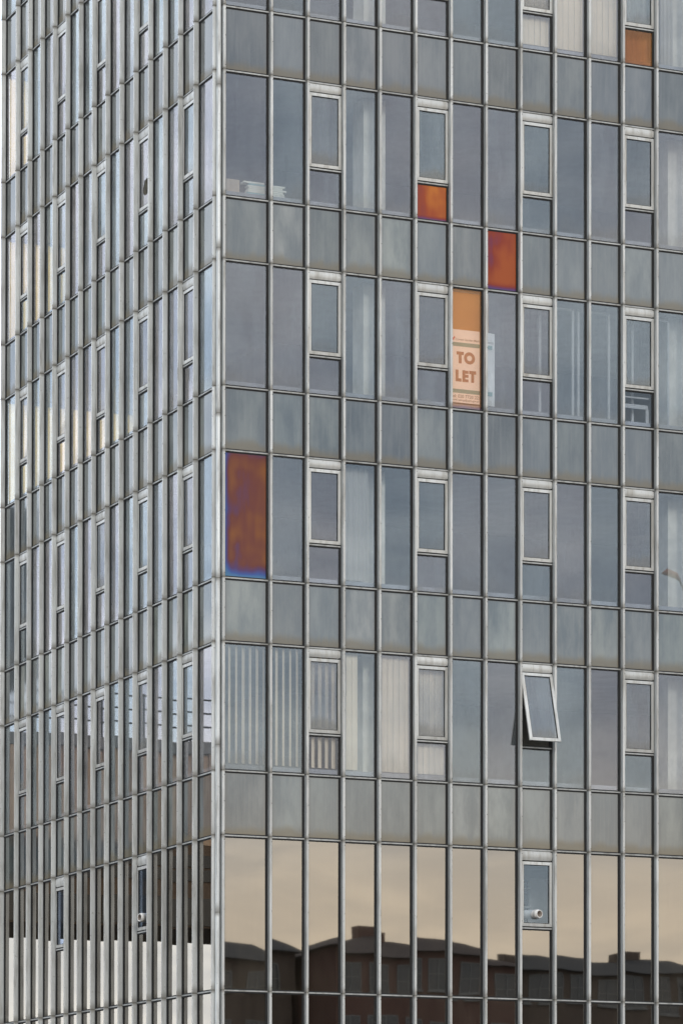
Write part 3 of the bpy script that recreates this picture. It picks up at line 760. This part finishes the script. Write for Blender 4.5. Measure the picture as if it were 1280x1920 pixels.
terrace('brown brick terrace mirrored right of the extractor hose window', 66, 80, -112, 11, 16.2, 17.5, 'house_brick', 'slate', 7, rw, False, (-3.2, 4.4))
terrace('red brick terrace mirrored at the right end of the lowest storey', 80.5, 105, -108, 11, 15.8, 17.4, 'house_red', 'slate', 9, rw)

# street lamp close to the broad face, seen as a reflection on the right
lp = thing('street_lamp', 'tall street lamp with a reddish head, mirrored at the right edge', 'street lamp', (18.15, -13.0, 0))
obj('lamp_post', MB().tube([(0, 0, 0), (0, 0, 10), (0, 0, 15.2), (-.03, 0, 16.2), (-.14, 0, 16.9), (-.34, .05, 17.22)], [.13, .1, .06, .035, .026, .024], 10).mesh('lamp_post', ['lamp_pole']), lp)
obj('lamp_head', MB().tube([(-.30, .04, 17.16), (-.42, .06, 17.26), (-.68, .1, 17.32), (-.84, .13, 17.27)], [.03, .075, .085, .015], 12).mesh('lamp_head', ['lamp_red']), lp)

# raised brown building over an open passage, to the left beyond the frame; it is mirrored in the receding face
br = thing('raised_building', 'brown clad building raised over an open passage, mirrored low in the receding face', 'building', (-12, 30, 0))
X0, X1, DP = -14, 9, 5
zU = 9.97
obj('wall', MB().box(X0, X1, 0, DP, 12.3, 15.1).mesh('wall', ['brown_brick']), br)
obj('lower_wall', MB().box(X0, X1, .01, DP-.01, zU, 12.3).mesh('lower_wall', ['shade_brown']), br)  # shade on the lower wall painted in as a darker brown
obj('parapet', MB().box(X0-.1, X1+.1, -.12, .3, 14.85, 15.18).mesh('parapet', ['concrete']), br)
for k in range(46):
    x = X0+.25+.5*k
    obj('cladding_rib', cached('rib', lambda: MB().box(-.05, .05, -.09, .01, 12.35, 14.84).mesh('cladding_rib', ['brown_rib'])), br, (x, 0, 0))
for z0_, z1_ in ((11.66, 12.0), (11.27, 11.6), (10.02, 10.8)):
    for k in range(15):
        x = X0+.1+1.52*k
        obj('window', cached(('rbw', z0_), lambda: MB().box(0, 1.47, -.03, .02, z0_, z1_).mesh('window', ['house_glass'])), br, (x, 0, 0))
for x in (-13, -8, 8.2):
    obj('pillar', cached('pil', lambda: MB().box(-.35, .35, .4, 1.1, 0, zU).mesh('pillar', ['concrete'])), br, (x, 0, 0)); obj('pillar', CACHE['pil'], br, (x, 3.4, 0))
rl = thing('roof_railing', 'dark steel railing on the brown roof, mirrored across the receding face', 'railing', (-12, 30.1, 15.18))
for z in (.42, .80, 1.18): obj('rail', MB().box(X0, X1, -.02, .02, z, z+.045).mesh('rail', ['dark_metal']), rl)
for k in range(16): obj('post', cached('post', lambda: MB().box(-.025, .025, -.025, .025, 0, 1.26).mesh('post', ['dark_metal'])), rl, (X0+.3+1.5*k, 0, 0))
tk = thing('roof_tank', 'dark raised roof tank room, mirrored at the left end of the receding face', 'tank room', (-7.5, 31.4, 15.1))
prof = [(-.46, 1.85), (-.46, 6.6), (4, 6.6), (4, 1.4), (.25, 1.4)]
b = MB()
P0 = [(x, 0, z) for x, z in prof]; P1 = [(x, 3, z) for x, z in prof]
b.quad(P0[::-1], 0); b.quad(P1, 0)
for i in range(5):
    j = (i+1) % 5; b.quad([P0[i], P0[j], P1[j], P1[i]], 0)
obj('tank_body', b.mesh('tank_body', ['dark_clad']), tk)
for x, y in ((.7, .4), (3.6, .4), (.7, 2.6), (3.6, 2.6)): obj('leg', cached('tleg', lambda: MB().box(-.15, .15, -.15, .15, .02, 1.6).mesh('leg', ['dark_metal'])), tk, (x, y, 0))
